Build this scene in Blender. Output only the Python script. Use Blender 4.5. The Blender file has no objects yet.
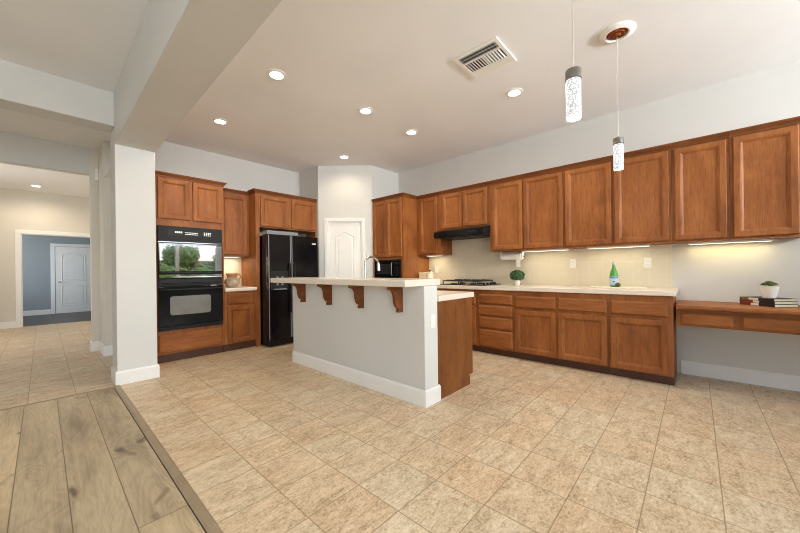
import bpy, bmesh, math, random
from mathutils import Vector, Matrix
random.seed(7)
PI = math.pi
SC = bpy.context.scene
COL = SC.collection

# ------------------------------------------------------------------ camera
cam_d = bpy.data.cameras.new('camera')
cam = bpy.data.objects.new('camera', cam_d)
COL.objects.link(cam)
SC.camera = cam
_a, _roll = 0.7378, math.radians(0.69)
_f = Vector((math.cos(_a), math.sin(_a), 0))
_r0 = Vector((math.sin(_a), -math.cos(_a), 0))
_u0 = Vector((0, 0, 1))
# camera rolled clockwise by _roll
_r = _r0 * math.cos(_roll) - _u0 * math.sin(_roll)
_u = _u0 * math.cos(_roll) + _r0 * math.sin(_roll)
M = Matrix(((_r.x, _u.x, -_f.x, 0), (_r.y, _u.y, -_f.y, 0), (_r.z, _u.z, -_f.z, 1.164), (0, 0, 0, 1)))
cam.matrix_world = M
cam_d.sensor_fit = 'HORIZONTAL'
cam_d.sensor_width = 36.0
cam_d.lens = 325.46 / 800 * 36
cam_d.shift_y = 3.67 / 800
cam_d.clip_start = 0.05
cam_d.clip_end = 200

# ------------------------------------------------------------------ colour management
SC.view_settings.view_transform = 'Standard'
SC.view_settings.look = 'None'
SC.view_settings.exposure = 0.10
SC.view_settings.gamma = 1.0
SC.view_settings.use_curve_mapping = False
SC.cycles.use_denoising = True
SC.cycles.use_adaptive_sampling = False
SC.cycles.filter_width = 1.0
SC.cycles.max_bounces = 10
SC.cycles.diffuse_bounces = 6
SC.cycles.sample_clamp_indirect = 6.0

# ------------------------------------------------------------------ world (daylight)
W = bpy.data.worlds.new('sky')
SC.world = W
W.use_nodes = True
_nt = W.node_tree
_nt.nodes.clear()
_sky = _nt.nodes.new('ShaderNodeTexSky')
_sky.sky_type = 'NISHITA'
_sky.sun_disc = False
_sky.sun_elevation = math.radians(48)
_sky.sun_rotation = math.radians(120)
_bg = _nt.nodes.new('ShaderNodeBackground')
_bg.inputs['Strength'].default_value = 0.40
_wo = _nt.nodes.new('ShaderNodeOutputWorld')
_nt.links.new(_sky.outputs[0], _bg.inputs[0])
_nt.links.new(_bg.outputs[0], _wo.inputs[0])

# ------------------------------------------------------------------ large area lights (daylight at the windows behind the camera, plus added hall fill)
def area(name, loc, rot, sx, sy, power, color, spread=PI):
    l = bpy.data.lights.new(name, 'AREA')
    l.shape = 'RECTANGLE'; l.size = sx; l.size_y = sy; l.energy = power; l.color = color; l.spread = spread
    o = bpy.data.objects.new(name, l)
    o.location = loc; o.rotation_euler = rot
    COL.objects.link(o)
    return o
DAY = (0.89, 0.95, 1.0)
area('daylight_living_back', (-2.0, -3.40, 1.45), (PI / 2 + 0.28, 0, 0), 3.2, 2.1, 168, DAY, math.radians(140))
area('daylight_dining_back', (3.15, -3.40, 2.34), (PI / 2 + 0.35, 0, 0), 2.3, 0.36, 160, DAY, math.radians(115))
area('daylight_living_side', (-4.64, 0.6, 1.5), (PI / 2, 0, -PI / 2), 3.0, 2.2, 8, DAY)
area('added_hall_fill', (-1.76, 8.6, 1.7), (PI / 2, 0, -PI / 2), 1.6, 1.6, 45, (1.0, 0.95, 0.88))  # added fill lamp that brightens the hall
area('daylight_far_room', (-1.52, 12.8, 1.6), (PI / 2, 0, -PI / 2), 1.5, 1.5, 52, (0.91, 0.96, 1.0))
_sun = bpy.data.lights.new('sun', 'SUN'); _sun.energy = 3.5; _sun.angle = 0.01; _sun.color = (1.0, 0.96, 0.9)
_so = bpy.data.objects.new('sun', _sun); _so.rotation_euler = (-math.radians(42), 0, math.radians(-15)); COL.objects.link(_so)

# ------------------------------------------------------------------ node helpers
class NT:
    def __init__(s, name):
        s.m = bpy.data.materials.new(name); s.m.use_nodes = True
        s.t = s.m.node_tree; s.t.nodes.clear()
        s.out = s.t.nodes.new('ShaderNodeOutputMaterial')
        s.b = s.t.nodes.new('ShaderNodeBsdfPrincipled')
        s.t.links.new(s.b.outputs[0], s.out.inputs[0])
    def n(s, ty, **kw):
        nd = s.t.nodes.new(ty)
        for k, v in kw.items(): setattr(nd, k, v)
        return nd
    def set(s, sock, v):
        if isinstance(v, bpy.types.NodeSocket): s.t.links.new(v, sock)
        elif v is not None:
            if isinstance(v, tuple) and len(v) == 3 and len(sock.default_value) == 4: v = v + (1,)
            sock.default_value = v
    def bsdf(s, **kw):
        for k, v in kw.items(): s.set(s.b.inputs[k.replace('_', ' ')], v)
        return s.m
    def math(s, op, a, b=None, c=None):
        nd = s.n('ShaderNodeMath', operation=op); s.set(nd.inputs[0], a)
        if b is not None: s.set(nd.inputs[1], b)
        if c is not None: s.set(nd.inputs[2], c)
        return nd.outputs[0]
    def vmath(s, op, a, b=None):
        nd = s.n('ShaderNodeVectorMath', operation=op); s.set(nd.inputs[0], a)
        if b is not None: s.set(nd.inputs[1], b)
        return nd.outputs[0]
    def obj(s): return s.n('ShaderNodeTexCoord').outputs['Object']
    def pos(s): return s.n('ShaderNodeNewGeometry').outputs['Position']
    def rnd(s): return s.n('ShaderNodeObjectInfo').outputs['Random']
    def sep(s, v):
        nd = s.n('ShaderNodeSeparateXYZ'); s.set(nd.inputs[0], v); return nd.outputs
    def comb(s, x, y, z=0.0):
        nd = s.n('ShaderNodeCombineXYZ')
        for i, q in enumerate((x, y, z)): s.set(nd.inputs[i], q)
        return nd.outputs[0]
    def noise(s, v, scale, detail=4.0, rough=0.55, dist=0.0):
        nd = s.n('ShaderNodeTexNoise'); s.set(nd.inputs['Vector'], v)
        nd.inputs['Scale'].default_value = scale; nd.inputs['Detail'].default_value = detail
        nd.inputs['Roughness'].default_value = rough; nd.inputs['Distortion'].default_value = dist
        return nd.outputs[0]
    def white(s, v):
        nd = s.n('ShaderNodeTexWhiteNoise', noise_dimensions='3D'); s.set(nd.inputs['Vector'], v); return nd.outputs[0]
    def ramp(s, f, stops):
        nd = s.n('ShaderNodeValToRGB'); s.set(nd.inputs[0], f)
        e = nd.color_ramp.elements
        while len(e) < len(stops): e.new(0.5)
        for q, (p, c) in zip(e, stops):
            q.position = p; q.color = (c if isinstance(c, tuple) else (c, c, c)) + (1,)
        return nd.outputs[0]
    def mix(s, f, a, b, mode='MIX'):
        nd = s.n('ShaderNodeMix', data_type='RGBA', blend_type=mode)
        s.set(nd.inputs[0], f); s.set(nd.inputs[6], a); s.set(nd.inputs[7], b)
        return nd.outputs[2]
    def bump(s, h, strength=0.2, dist=0.01):
        nd = s.n('ShaderNodeBump'); nd.inputs['Strength'].default_value = strength
        nd.inputs['Distance'].default_value = dist; s.set(nd.inputs['Height'], h)
        s.t.links.new(nd.outputs[0], s.b.inputs['Normal'])

def srgb(r, g, b):
    f = lambda c: (c / 255 / 12.92) if c / 255 <= 0.04045 else ((c / 255 + 0.055) / 1.055) ** 2.4
    return (f(r), f(g), f(b))

def plain(name, col, rough=0.5, metal=0.0, spec=0.5, bump=None, var=0.0):
    t = NT(name)
    v = t.obj()
    nz = t.noise(v, 9.0, 3)
    lo = tuple(c * (1 - var) for c in col); hi = tuple(min(1, c * (1 + var)) for c in col)
    c = t.ramp(nz, [(0.3, lo), (0.7, hi)])
    t.bsdf(Base_Color=c, Roughness=rough, Metallic=metal, Specular_IOR_Level=spec)
    if bump: t.bump(t.noise(v, bump[0], 3), bump[1], 0.004)
    return t.m

def paint(name, col):
    t = NT(name)
    p = t.pos()
    nz = t.noise(p, 1.3, 2)
    c = t.ramp(nz, [(0.3, tuple(x * 0.97 for x in col)), (0.7, tuple(min(1, x * 1.02) for x in col))])
    t.bsdf(Base_Color=c, Roughness=0.75, Specular_IOR_Level=0.25)
    t.bump(t.noise(p, 55, 3, 0.6), 0.12, 0.006)
    return t.m

def emit(name, col, strength):
    t = NT(name)
    t.bsdf(Base_Color=(0.9, 0.9, 0.9), Emission_Color=col, Emission_Strength=strength, Roughness=0.4)
    return t.m

def cherry(name, along, k=1.0, kk=(1.0, 0.92, 0.88)):
    """stained cabinet wood, grain running along local axis `along`"""
    t = NT(name)
    v = t.obj()
    r = t.rnd()
    v = t.vmath('ADD', v, t.comb(t.math('MULTIPLY', r, 17.0), t.math('MULTIPLY', r, 5.0), t.math('MULTIPLY', r, 31.0)))
    sc = {'z': (1, 1, 0.09), 'x': (0.09, 1, 1), 'y': (1, 0.09, 1)}[along]
    g = t.vmath('MULTIPLY', v, sc)
    n1 = t.noise(g, 22, 6, 0.6, 0.6)
    n2 = t.noise(t.vmath('MULTIPLY', v, tuple(0.35 + 0.65 * q for q in sc)), 3.2, 4, 0.6, 0.8)
    n3 = t.noise(g, 110, 2, 0.5)
    f = t.math('ADD', t.math('MULTIPLY', n1, 0.35), t.math('MULTIPLY', n2, 0.65))
    c = t.ramp(f, [(0.25, srgb(96, 51, 23)), (0.45, srgb(138, 81, 38)), (0.58, srgb(155, 95, 48)), (0.78, srgb(176, 114, 62))])
    c = t.mix(t.math('MULTIPLY', t.ramp(n3, [(0.48, 0.0), (0.72, 1.0)]), 0.4), c, srgb(92, 48, 24))
    if k != 1.0: c = t.mix(1.0, c, tuple(k * q for q in kk), 'MULTIPLY')
    t.bsdf(Base_Color=c, Roughness=0.5, Specular_IOR_Level=0.28)
    t.bump(n3, 0.05, 0.002)
    return t.m

def floor_tile(name, ox, oy, px, py):
    t = NT(name)
    p = t.pos()
    s = t.sep(p)
    gx = t.math('DIVIDE', t.math('SUBTRACT', s[0], ox), px)
    gy = t.math('DIVIDE', t.math('SUBTRACT', s[1], oy), py)
    ex = t.math('MULTIPLY', t.math('PINGPONG', gx, 0.5), px)
    ey = t.math('MULTIPLY', t.math('PINGPONG', gy, 0.5), py)
    d = t.math('MINIMUM', ex, ey)
    wob = t.math('MULTIPLY', t.math('SUBTRACT', t.noise(p, 25, 2), 0.5), 0.002)
    grout = t.ramp(t.math('ADD', d, wob), [(0.0020, 1.0), (0.0040, 0.0)])
    cell = t.comb(t.math('FLOOR', gx), t.math('FLOOR', gy))
    rn = t.white(cell)
    v = t.vmath('ADD', p, t.vmath('MULTIPLY', t.comb(rn, rn, rn), (37.0, 91.0, 11.0)))
    st = t.vmath('MULTIPLY', v, (1.0, 2.1, 1.0))
    n1 = t.noise(st, 5.5, 7, 0.62, 0.7)
    n2 = t.noise(st, 30, 6, 0.72, 0.5)
    n4 = t.noise(v, 95, 3, 0.7)
    f = t.math('ADD', t.math('ADD', t.math('MULTIPLY', n1, 0.30), t.math('MULTIPLY', n2, 0.40)), t.math('MULTIPLY', n4, 0.30))
    c = t.ramp(f, [(0.36, srgb(124, 102, 76)), (0.44, srgb(186, 165, 134)), (0.51, srgb(211, 194, 165)), (0.62, srgb(234, 222, 198))])
    warm = t.mix(t.math('MULTIPLY', rn, 0.45), c, t.mix(1.0, c, srgb(250, 226, 206), 'MULTIPLY'))
    c = t.mix(grout, warm, srgb(146, 120, 90))
    t.bsdf(Base_Color=c, Roughness=t.ramp(n2, [(0.3, 0.34), (0.7, 0.5)]), Specular_IOR_Level=0.4)
    h = t.math('ADD', t.math('MULTIPLY', t.math('SUBTRACT', 1.0, grout), 1.0), t.math('MULTIPLY', n2, 0.25))
    t.bump(h, 0.35, 0.003)
    return t.m

def plank_floor(name):
    t = NT(name)
    p = t.pos()
    s = t.sep(p)
    gx = t.math('DIVIDE', t.math('ADD', s[0], 0.115), 0.2)
    row = t.math('FLOOR', gx)
    off = t.math('MULTIPLY', t.white(t.comb(row, 3.7)), 6.0)
    gy = t.math('DIVIDE', t.math('ADD', t.math('ADD', s[1], off), 2.3), 6.0)
    ex = t.math('MULTIPLY', t.math('PINGPONG', gx, 0.5), 0.2)
    ey = t.math('MULTIPLY', t.math('PINGPONG', gy, 0.5), 6.0)
    gap = t.ramp(t.math('MINIMUM', ex, ey), [(0.0006, 1.0), (0.0018, 0.0)])
    rn = t.white(t.comb(row, t.math('FLOOR', gy), 1.0))
    v = t.vmath('ADD', p, t.vmath('MULTIPLY', t.comb(rn, rn, rn), (13.0, 41.0, 7.0)))
    g = t.vmath('MULTIPLY', v, (1.0, 0.07, 1.0))
    warp = t.noise(t.vmath('MULTIPLY', v, (1.0, 0.22, 1.0)), 5.0, 2, 0.45, 0.5)
    rings = t.math('PINGPONG', t.math('MULTIPLY', warp, 30.0), 1.0)
    n1 = t.noise(g, 24, 6, 0.62, 0.3)
    n3 = t.noise(g, 150, 3, 0.6)
    blotch = t.noise(t.vmath('MULTIPLY', v, (1.0, 0.3, 1.0)), 3.0, 3, 0.5)
    knot = t.noise(t.vmath('MULTIPLY', v, (1.0, 0.5, 1.0)), 6.5, 2, 0.5, 0.6)
    f = t.math('ADD', t.math('ADD', t.math('MULTIPLY', n1, 0.36), t.math('MULTIPLY', blotch, 0.52)), t.math('MULTIPLY', rings, 0.055))
    c = t.ramp(f, [(0.32, srgb(160, 143, 119)), (0.46, srgb(202, 183, 153)), (0.56, srgb(222, 203, 171)), (0.68, srgb(236, 219, 188))])
    c = t.mix(t.math('MULTIPLY', t.ramp(n3, [(0.48, 0.0), (0.75, 1.0)]), 0.30), c, srgb(128, 110, 88))
    c = t.mix(t.math('MULTIPLY', t.ramp(knot, [(0.66, 0.0), (0.76, 1.0)]), 0.8), c, srgb(78, 64, 52))
    c = t.mix(1.0, c, t.ramp(rn, [(0.0, srgb(222, 222, 218)), (1.0, srgb(255, 251, 240))]), 'MULTIPLY')
    c = t.mix(gap, c, srgb(92, 76, 58))
    t.bsdf(Base_Color=c, Roughness=0.42, Specular_IOR_Level=0.35)
    t.bump(t.math('SUBTRACT', t.math('MULTIPLY', n3, 0.2), gap), 0.25, 0.002)
    return t.m

def grid_tile(name, col, groutc, pitch, axes, rough=0.25, gw=0.0015, o=(0, 0, 0)):
    """glazed tile with thin grout lines on the listed world axes"""
    t = NT(name)
    p = t.pos(); s = t.sep(p)
    d = None
    for ax in axes:
        e = t.math('MULTIPLY', t.math('PINGPONG', t.math('DIVIDE', t.math('SUBTRACT', s[ax], o[ax]), pitch), 0.5), pitch)
        d = e if d is None else t.math('MINIMUM', d, e)
    gr = t.ramp(d, [(gw, 1.0), (gw * 1.9, 0.0)])
    n = t.noise(p, 14, 4)
    c = t.ramp(n, [(0.3, tuple(x * 0.96 for x in col)), (0.7, col)])
    c = t.mix(gr, c, groutc)
    t.bsdf(Base_Color=c, Roughness=rough, Specular_IOR_Level=0.45)
    t.bump(t.math('SUBTRACT', 1.0, gr), 0.15, 0.002)
    return t.m

def crackle_glass(name):
    t = NT(name)
    v = t.obj()
    vo = t.n('ShaderNodeTexVoronoi', feature='DISTANCE_TO_EDGE'); t.set(vo.inputs['Vector'], v); vo.inputs['Scale'].default_value = 62
    n = t.noise(v, 60, 3)
    e = t.ramp(t.math('ADD', vo.outputs[0], t.math('MULTIPLY', t.math('SUBTRACT', n, 0.5), 0.12)), [(0.03, 0.42), (0.13, 1.0)])
    t.bsdf(Base_Color=(0.12, 0.12, 0.12), Roughness=0.2, Emission_Color=e, Emission_Strength=0.95)
    t.bump(vo.outputs[0], 0.5, 0.004)
    return t.m

def window_glass(name):
    t = NT(name)
    tr = t.n('ShaderNodeBsdfTransparent')
    gl = t.n('ShaderNodeBsdfGlossy'); gl.inputs['Roughness'].default_value = 0.02
    mx = t.n('ShaderNodeMixShader'); mx.inputs[0].default_value = 0.06
    t.t.links.new(tr.outputs[0], mx.inputs[1]); t.t.links.new(gl.outputs[0], mx.inputs[2])
    t.t.links.new(mx.outputs[0], t.out.inputs[0])
    return t.m

def leaves_mat(name, a, b):
    t = NT(name)
    n = t.noise(t.obj(), 45, 3)
    t.bsdf(Base_Color=t.ramp(n, [(0.35, a), (0.65, b)]), Roughness=0.55)
    return t.m

M_ = {}
M_['wall'] = paint('wall_paint', srgb(209, 207, 202))
M_['ceil'] = paint('ceiling_paint', srgb(236, 235, 234))
M_['hall'] = paint('hall_paint', srgb(216, 210, 199))
M_['blue'] = paint('blue_paint', srgb(152, 159, 162))
M_['trim'] = plain('white_trim_paint', srgb(232, 230, 226), 0.35, var=0.015)
M_['woodv'] = cherry('stained_wood_upright', 'z')
M_['woodh'] = cherry('stained_wood_level', 'x')
M_['shadedw'] = cherry('shaded_wood_moulding', 'x', 0.62)  # cabinet wood with the shade on crowns and corbels darkened into its colour
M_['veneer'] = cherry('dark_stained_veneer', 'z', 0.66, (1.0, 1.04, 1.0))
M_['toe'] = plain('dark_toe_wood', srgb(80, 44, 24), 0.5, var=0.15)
M_['floor'] = floor_tile('stone_look_tile', 0.8375, -0.088, 0.3112, 0.2905)
M_['plank'] = plank_floor('oak_planks')
M_['strip'] = plain('oak_reducer', srgb(150, 132, 106), 0.45, var=0.10)
M_['counter'] = grid_tile('cream_counter_tile', srgb(226, 213, 198), srgb(214, 200, 184), 0.205, (0, 1), 0.22, 0.0012)
M_['splash'] = grid_tile('cream_wall_tile', srgb(216, 204, 180), srgb(222, 212, 191), 0.152, (0, 1, 2), 0.25, 0.0016, (0.05, 0.09, 0.932))
M_['black'] = plain('black_gloss', (0.005, 0.005, 0.006), 0.12, spec=0.3)
M_['blackm'] = plain('black_satin', (0.010, 0.010, 0.011), 0.45, spec=0.25)
M_['iron'] = plain('cast_iron', (0.02, 0.02, 0.02), 0.55)
M_['dgrey'] = plain('dark_grey_enamel', (0.016, 0.016, 0.017), 0.5, spec=0.2)
M_['mirror'] = plain('mirrored_oven_glass', (0.50, 0.52, 0.54), 0.03, metal=1.0)
M_['ovenwin'] = plain('grey_oven_window', (0.17, 0.165, 0.15), 0.16, spec=0.8, var=0.12)
M_['steel'] = plain('brushed_steel', (0.55, 0.54, 0.52), 0.28, metal=1.0)
M_['greybar'] = plain('grey_plastic', (0.20, 0.21, 0.22), 0.35)
M_['dark'] = plain('dark_void', (0.012, 0.011, 0.01), 0.8)
M_['white'] = plain('white_plastic', srgb(240, 238, 232), 0.35)
M_['plate'] = plain('cream_plastic', srgb(230, 227, 218), 0.4)
M_['paper'] = plain('paper_towel', srgb(244, 240, 230), 0.9, bump=(60, 0.2))
M_['lamp'] = emit('lamp_face', (1.0, 0.93, 0.82), 9.0)
M_['strip_light'] = emit('strip_light_face', (1.0, 0.93, 0.70), 1.6)
M_['crackle'] = crackle_glass('lit_crackle_glass')
M_['copper'] = plain('copper_canopy', srgb(150, 86, 50), 0.3, metal=1.0, var=0.2)
M_['chrome'] = plain('chrome', (0.62, 0.60, 0.57), 0.16, metal=1.0)
M_['dchrome'] = plain('dark_chrome', (0.30, 0.29, 0.27), 0.18, metal=1.0)
M_['cord'] = plain('clear_cord', srgb(206, 200, 192), 0.4)
M_['pot'] = plain('white_ceramic', srgb(238, 234, 224), 0.4)
M_['leaf'] = leaves_mat('topiary_leaves', srgb(20, 52, 22), srgb(58, 104, 40))
M_['succ'] = leaves_mat('succulent_leaves', srgb(52, 62, 30), srgb(120, 128, 62))
M_['soil'] = plain('soil', srgb(52, 38, 26), 0.9, var=0.2)
M_['bottle'] = plain('green_bottle_glass', srgb(78, 150, 62), 0.08, spec=0.7)
M_['label'] = plain('pale_blue_paper', srgb(178, 200, 218), 0.6)
M_['labelb'] = plain('blue_paper', srgb(92, 126, 172), 0.6)
M_['red'] = plain('red_ink', srgb(150, 40, 38), 0.6)
M_['cap'] = plain('silver_foil', srgb(196, 200, 196), 0.3, metal=0.6)
M_['lime'] = plain('dark_green_rind', srgb(62, 82, 26), 0.45, bump=(50, 0.4), var=0.2)
M_['jug'] = plain('brown_stoneware', srgb(176, 124, 86), 0.45, var=0.25)
M_['jugb'] = plain('blue_grey_glaze', srgb(172, 152, 126), 0.4, var=0.3)
M_['cream'] = plain('cream_ceramic', srgb(232, 220, 190), 0.35)
M_['bk1'] = plain('dark_brown_cloth', srgb(58, 34, 28), 0.6)
M_['bk2'] = plain('oxblood_cloth', srgb(128, 40, 30), 0.6)
M_['bk3'] = plain('black_cloth', srgb(26, 22, 24), 0.5)
M_['page'] = plain('page_edges', srgb(214, 208, 176), 0.8, var=0.06)
M_['spw'] = plain('white_cloth', srgb(226, 218, 204), 0.6)
M_['mark'] = emit('lit_marks', (0.75, 0.85, 0.7), 0.5)
M_['glass'] = window_glass('window_glass')
M_['grass'] = plain('lawn', srgb(96, 120, 60), 0.9, var=0.3)
M_['fence'] = plain('grey_fence_boards', srgb(150, 140, 128), 0.8, var=0.2)
M_['bush'] = leaves_mat('bush_leaves', srgb(60, 92, 40), srgb(150, 180, 96))
M_['darkfloor'] = plain('dark_floor_boards', srgb(70, 62, 62), 0.4, var=0.1)

# ------------------------------------------------------------------ mesh helpers
class MB:
    def __init__(s): s.v = []; s.f = []; s.sm = []
    def add(s, vs, fs, smooth=False, mat=None):
        o = len(s.v)
        s.v += [tuple(mat @ Vector(p)) if mat else tuple(p) for p in vs]
        s.f += [tuple(i + o for i in f) for f in fs]
        s.sm += [smooth] * len(fs)
        return s
    def box(s, x0, x1, y0, y1, z0, z1, b=0.0, mat=None):
        if b <= 0:
            vs = [(x, y, z) for z in (z0, z1) for y in (y0, y1) for x in (x0, x1)]
            return s.add(vs, [(0, 2, 3, 1), (4, 5, 7, 6), (0, 1, 5, 4), (2, 6, 7, 3), (0, 4, 6, 2), (1, 3, 7, 5)], mat=mat)
        bm = bmesh.new()
        bmesh.ops.create_cube(bm, size=1)
        for v in bm.verts:
            v.co = Vector(((x0 + x1) / 2 + v.co.x * (x1 - x0), (y0 + y1) / 2 + v.co.y * (y1 - y0), (z0 + z1) / 2 + v.co.z * (z1 - z0)))
        bmesh.ops.bevel(bm, geom=bm.edges[:], offset=b, segments=2, affect='EDGES', profile=0.5)
        bm.verts.ensure_lookup_table(); bm.verts.index_update()
        s.add([v.co.copy() for v in bm.verts], [[v.index for v in f.verts] for f in bm.faces], mat=mat)
        bm.free(); return s
    def lathe(s, prof, cx=0, cy=0, cz=0, n=24, axis='z', sx=1.0, sy=1.0, mat=None):
        vs = []; fs = []
        for (r, z) in prof:
            for k in range(n):
                a = 2 * PI * k / n
                p = (r * math.cos(a) * sx, r * math.sin(a) * sy, z)
                if axis == 'x': p = (p[2], p[0], p[1])
                if axis == 'y': p = (p[1], p[2], p[0])
                vs.append((p[0] + cx, p[1] + cy, p[2] + cz))
        m = len(prof)
        for i in range(m - 1):
            for k in range(n):
                k2 = (k + 1) % n
                fs.append((i * n + k, i * n + k2, (i + 1) * n + k2, (i + 1) * n + k))
        ring = prof[0] == prof[-1]
        if prof[0][0] > 1e-6 and not ring: fs.append(tuple(reversed(range(n))))
        if prof[-1][0] > 1e-6 and not ring: fs.append(tuple((m - 1) * n + k for k in range(n)))
        return s.add(vs, fs, True, mat)
    def tube(s, pts, r, n=10, closed=False):
        pts = [Vector(p) for p in pts]; rs = r if isinstance(r, (list, tuple)) else [r] * len(pts)
        vs = []; fs = []
        up = None
        for i, p in enumerate(pts):
            if closed: d = pts[(i + 1) % len(pts)] - pts[i - 1]
            else: d = pts[min(i + 1, len(pts) - 1)] - pts[max(i - 1, 0)]
            d.normalize()
            if up is None:
                up = Vector((0, 0, 1)) if abs(d.z) < 0.9 else Vector((1, 0, 0))
            a = d.cross(up)
            if a.length < 1e-5: a = d.orthogonal()
            a.normalize(); b = a.cross(d).normalized(); up = b
            for k in range(n):
                t = 2 * PI * k / n
                vs.append(p + (a * math.cos(t) + b * math.sin(t)) * rs[i])
        m = len(pts)
        for i in range(m if closed else m - 1):
            j = (i + 1) % m
            for k in range(n):
                k2 = (k + 1) % n
                fs.append((i * n + k, i * n + k2, j * n + k2, j * n + k))
        if not closed:
            fs.append(tuple(reversed(range(n)))); fs.append(tuple((m - 1) * n + k for k in range(n)))
        return s.add(vs, fs, True)
    def prism(s, poly, lo, hi, axis='y', mat=None):
        """polygon in the plane normal to `axis` (for y: (x,z); x: (y,z); z: (x,y)) extruded lo..hi"""
        def P(a, b, c): return {'y': (a, c, b), 'x': (c, a, b), 'z': (a, b, c)}[axis]
        n = len(poly)
        vs = [P(a, b, lo) for a, b in poly] + [P(a, b, hi) for a, b in poly]
        fs = [tuple(range(n)), tuple(reversed(range(n, 2 * n)))] + [(i, i + n, (i + 1) % n + n, (i + 1) % n) for i in range(n)]
        return s.add(vs, fs, mat=mat)
    def sweep(s, path, prof, z=0.0):
        """profile [(out, up)] (closed polygon) along a plan polyline, out = to the right of travel"""
        P = [Vector((p[0], p[1])) for p in path]
        nr = []
        for i in range(len(P) - 1):
            d = (P[i + 1] - P[i]).normalized(); nr.append(Vector((d.y, -d.x)))
        vs = []; n = len(prof)
        for i, p in enumerate(P):
            a = nr[max(i - 1, 0)]; b = nr[min(i, len(nr) - 1)]
            m = (a + b) / (1 + a.dot(b))
            for (o, u) in prof: vs.append((p.x + m.x * o, p.y + m.y * o, z + u))
        fs = []
        for i in range(len(P) - 1):
            for k in range(n):
                k2 = (k + 1) % n
                fs.append((i * n + k, i * n + k2, (i + 1) * n + k2, (i + 1) * n + k))
        fs.append(tuple(reversed(range(n)))); fs.append(tuple((len(P) - 1) * n + k for k in range(n)))
        return s.add(vs, fs)
    def build(s, name, mat, parent=None, loc=(0, 0, 0), rotz=0.0, kind=None):
        me = bpy.data.meshes.new(name)
        me.from_pydata([tuple(v) for v in s.v], [], s.f)
        me.polygons.foreach_set('use_smooth', s.sm)
        bm = bmesh.new(); bm.from_mesh(me)
        bmesh.ops.recalc_face_normals(bm, faces=bm.faces[:]); bm.to_mesh(me); bm.free()
        if any(s.sm) :
            try: me.set_sharp_from_angle(angle=math.radians(40))
            except Exception: pass
        me.materials.append(M_[mat] if isinstance(mat, str) else mat)
        o = bpy.data.objects.new(name, me)
        COL.objects.link(o)
        o.location = loc; o.rotation_euler = (0, 0, rotz)
        if parent: o.parent = parent
        if kind: o['kind'] = kind
        return o

def tag(o, label, cat, group=None):
    o['label'] = label; o['category'] = cat
    if group: o['group'] = group
    return o

def thing(name, label, cat, loc=(0, 0, 0), rotz=0.0, group=None):
    o = bpy.data.objects.new(name, None); COL.objects.link(o)
    o.empty_display_size = 0.1
    o.location = loc; o.rotation_euler = (0, 0, rotz)
    return tag(o, label, cat, group)

def B(*a, **k): return MB().box(*a, **k)

def copy_tree(o, parent=None):
    c = o.copy(); COL.objects.link(c)
    if parent: c.parent = parent
    for ch in list(o.children): copy_tree(ch, c)
    return c

def struct(name, mb, mat, **k): return mb.build(name, mat, kind='structure', **k)

# ================================================================== ROOM SHELL
H = 3.05
# floors
struct('floor', MB().box(0.535, 4.82, -3.3, 5.75, -0.1, 0).box(-1.6, 0.535, 4.45, 11.15, -0.1, 0).box(0.535, 1.3, 5.75, 11.15, -0.1, 0), 'floor')
struct('floor_planks', B(-4.6, 0.482, -3.3, 4.418, -0.1, 0), 'plank')
MBs = MB().prism([(0.488, 0.0), (0.488, -0.02), (0.537, -0.02), (0.537, 0.0), (0.528, 0.007), (0.500, 0.007)], -3.2, 4.45, 'y')
MBs.prism([(4.423, 0.0), (4.423, -0.02), (4.452, -0.02), (4.452, 0.0), (4.446, 0.004), (4.43, 0.004)], -4.5, 0.488, 'x')
struct('trim_1', MBs, 'strip')
struct('floor_joint', MB().box(0.47, 0.54, -3.3, 4.46, -0.1, -0.021).box(-4.6, 0.47, 4.41, 4.46, -0.1, -0.021), 'dark')
struct('floor_far_room', B(-1.5, 2.6, 11.15, 14.1, -0.1, 0), 'darkfloor')
# ceiling
struct('ceiling', MB().box(-4.6, 4.82, -3.3, 5.75, H, H + 0.1).box(-1.6, 2.7, 5.75, 14.2, H, H + 0.1), 'ceil')
# kitchen walls
struct('wall_ovens', B(0.73, 3.45, 5.61, 5.75, 0, H), 'wall')
struct('wall_cooktop', B(4.70, 4.82, -3.3, 4.40, 0, H), 'wall')
pw = MB()
pw.prism([(3.335, 5.61), (3.335, 4.99), (3.4, 4.99 + 0.03), (3.4, 5.61)], 0, H, 'z')
pw.prism([(4.0, 4.285), (4.70, 4.285), (4.70, 4.345), (4.04, 4.345)], 0, H, 'z')
struct('wall_pantry_sides', pw, 'wall')
# the 45 degree pantry wall, in its own frame (x along the wall from left to right, y into the pantry)
PA = Vector((3.335, 4.99, 0)); PB = Vector((4.0, 4.285, 0))
PL = (PB - PA).length
PANG = math.atan2(PB.y - PA.y, PB.x - PA.x)
dx0, dx1, dh = 0.165, 0.775, 2.045
struct('wall_pantry', MB().box(0, dx0, 0, 0.09, 0, H).box(dx1, PL, 0, 0.09, 0, H).box(dx0, dx1, 0, 0.09, dh, H), 'wall', loc=PA, rotz=PANG)
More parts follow.
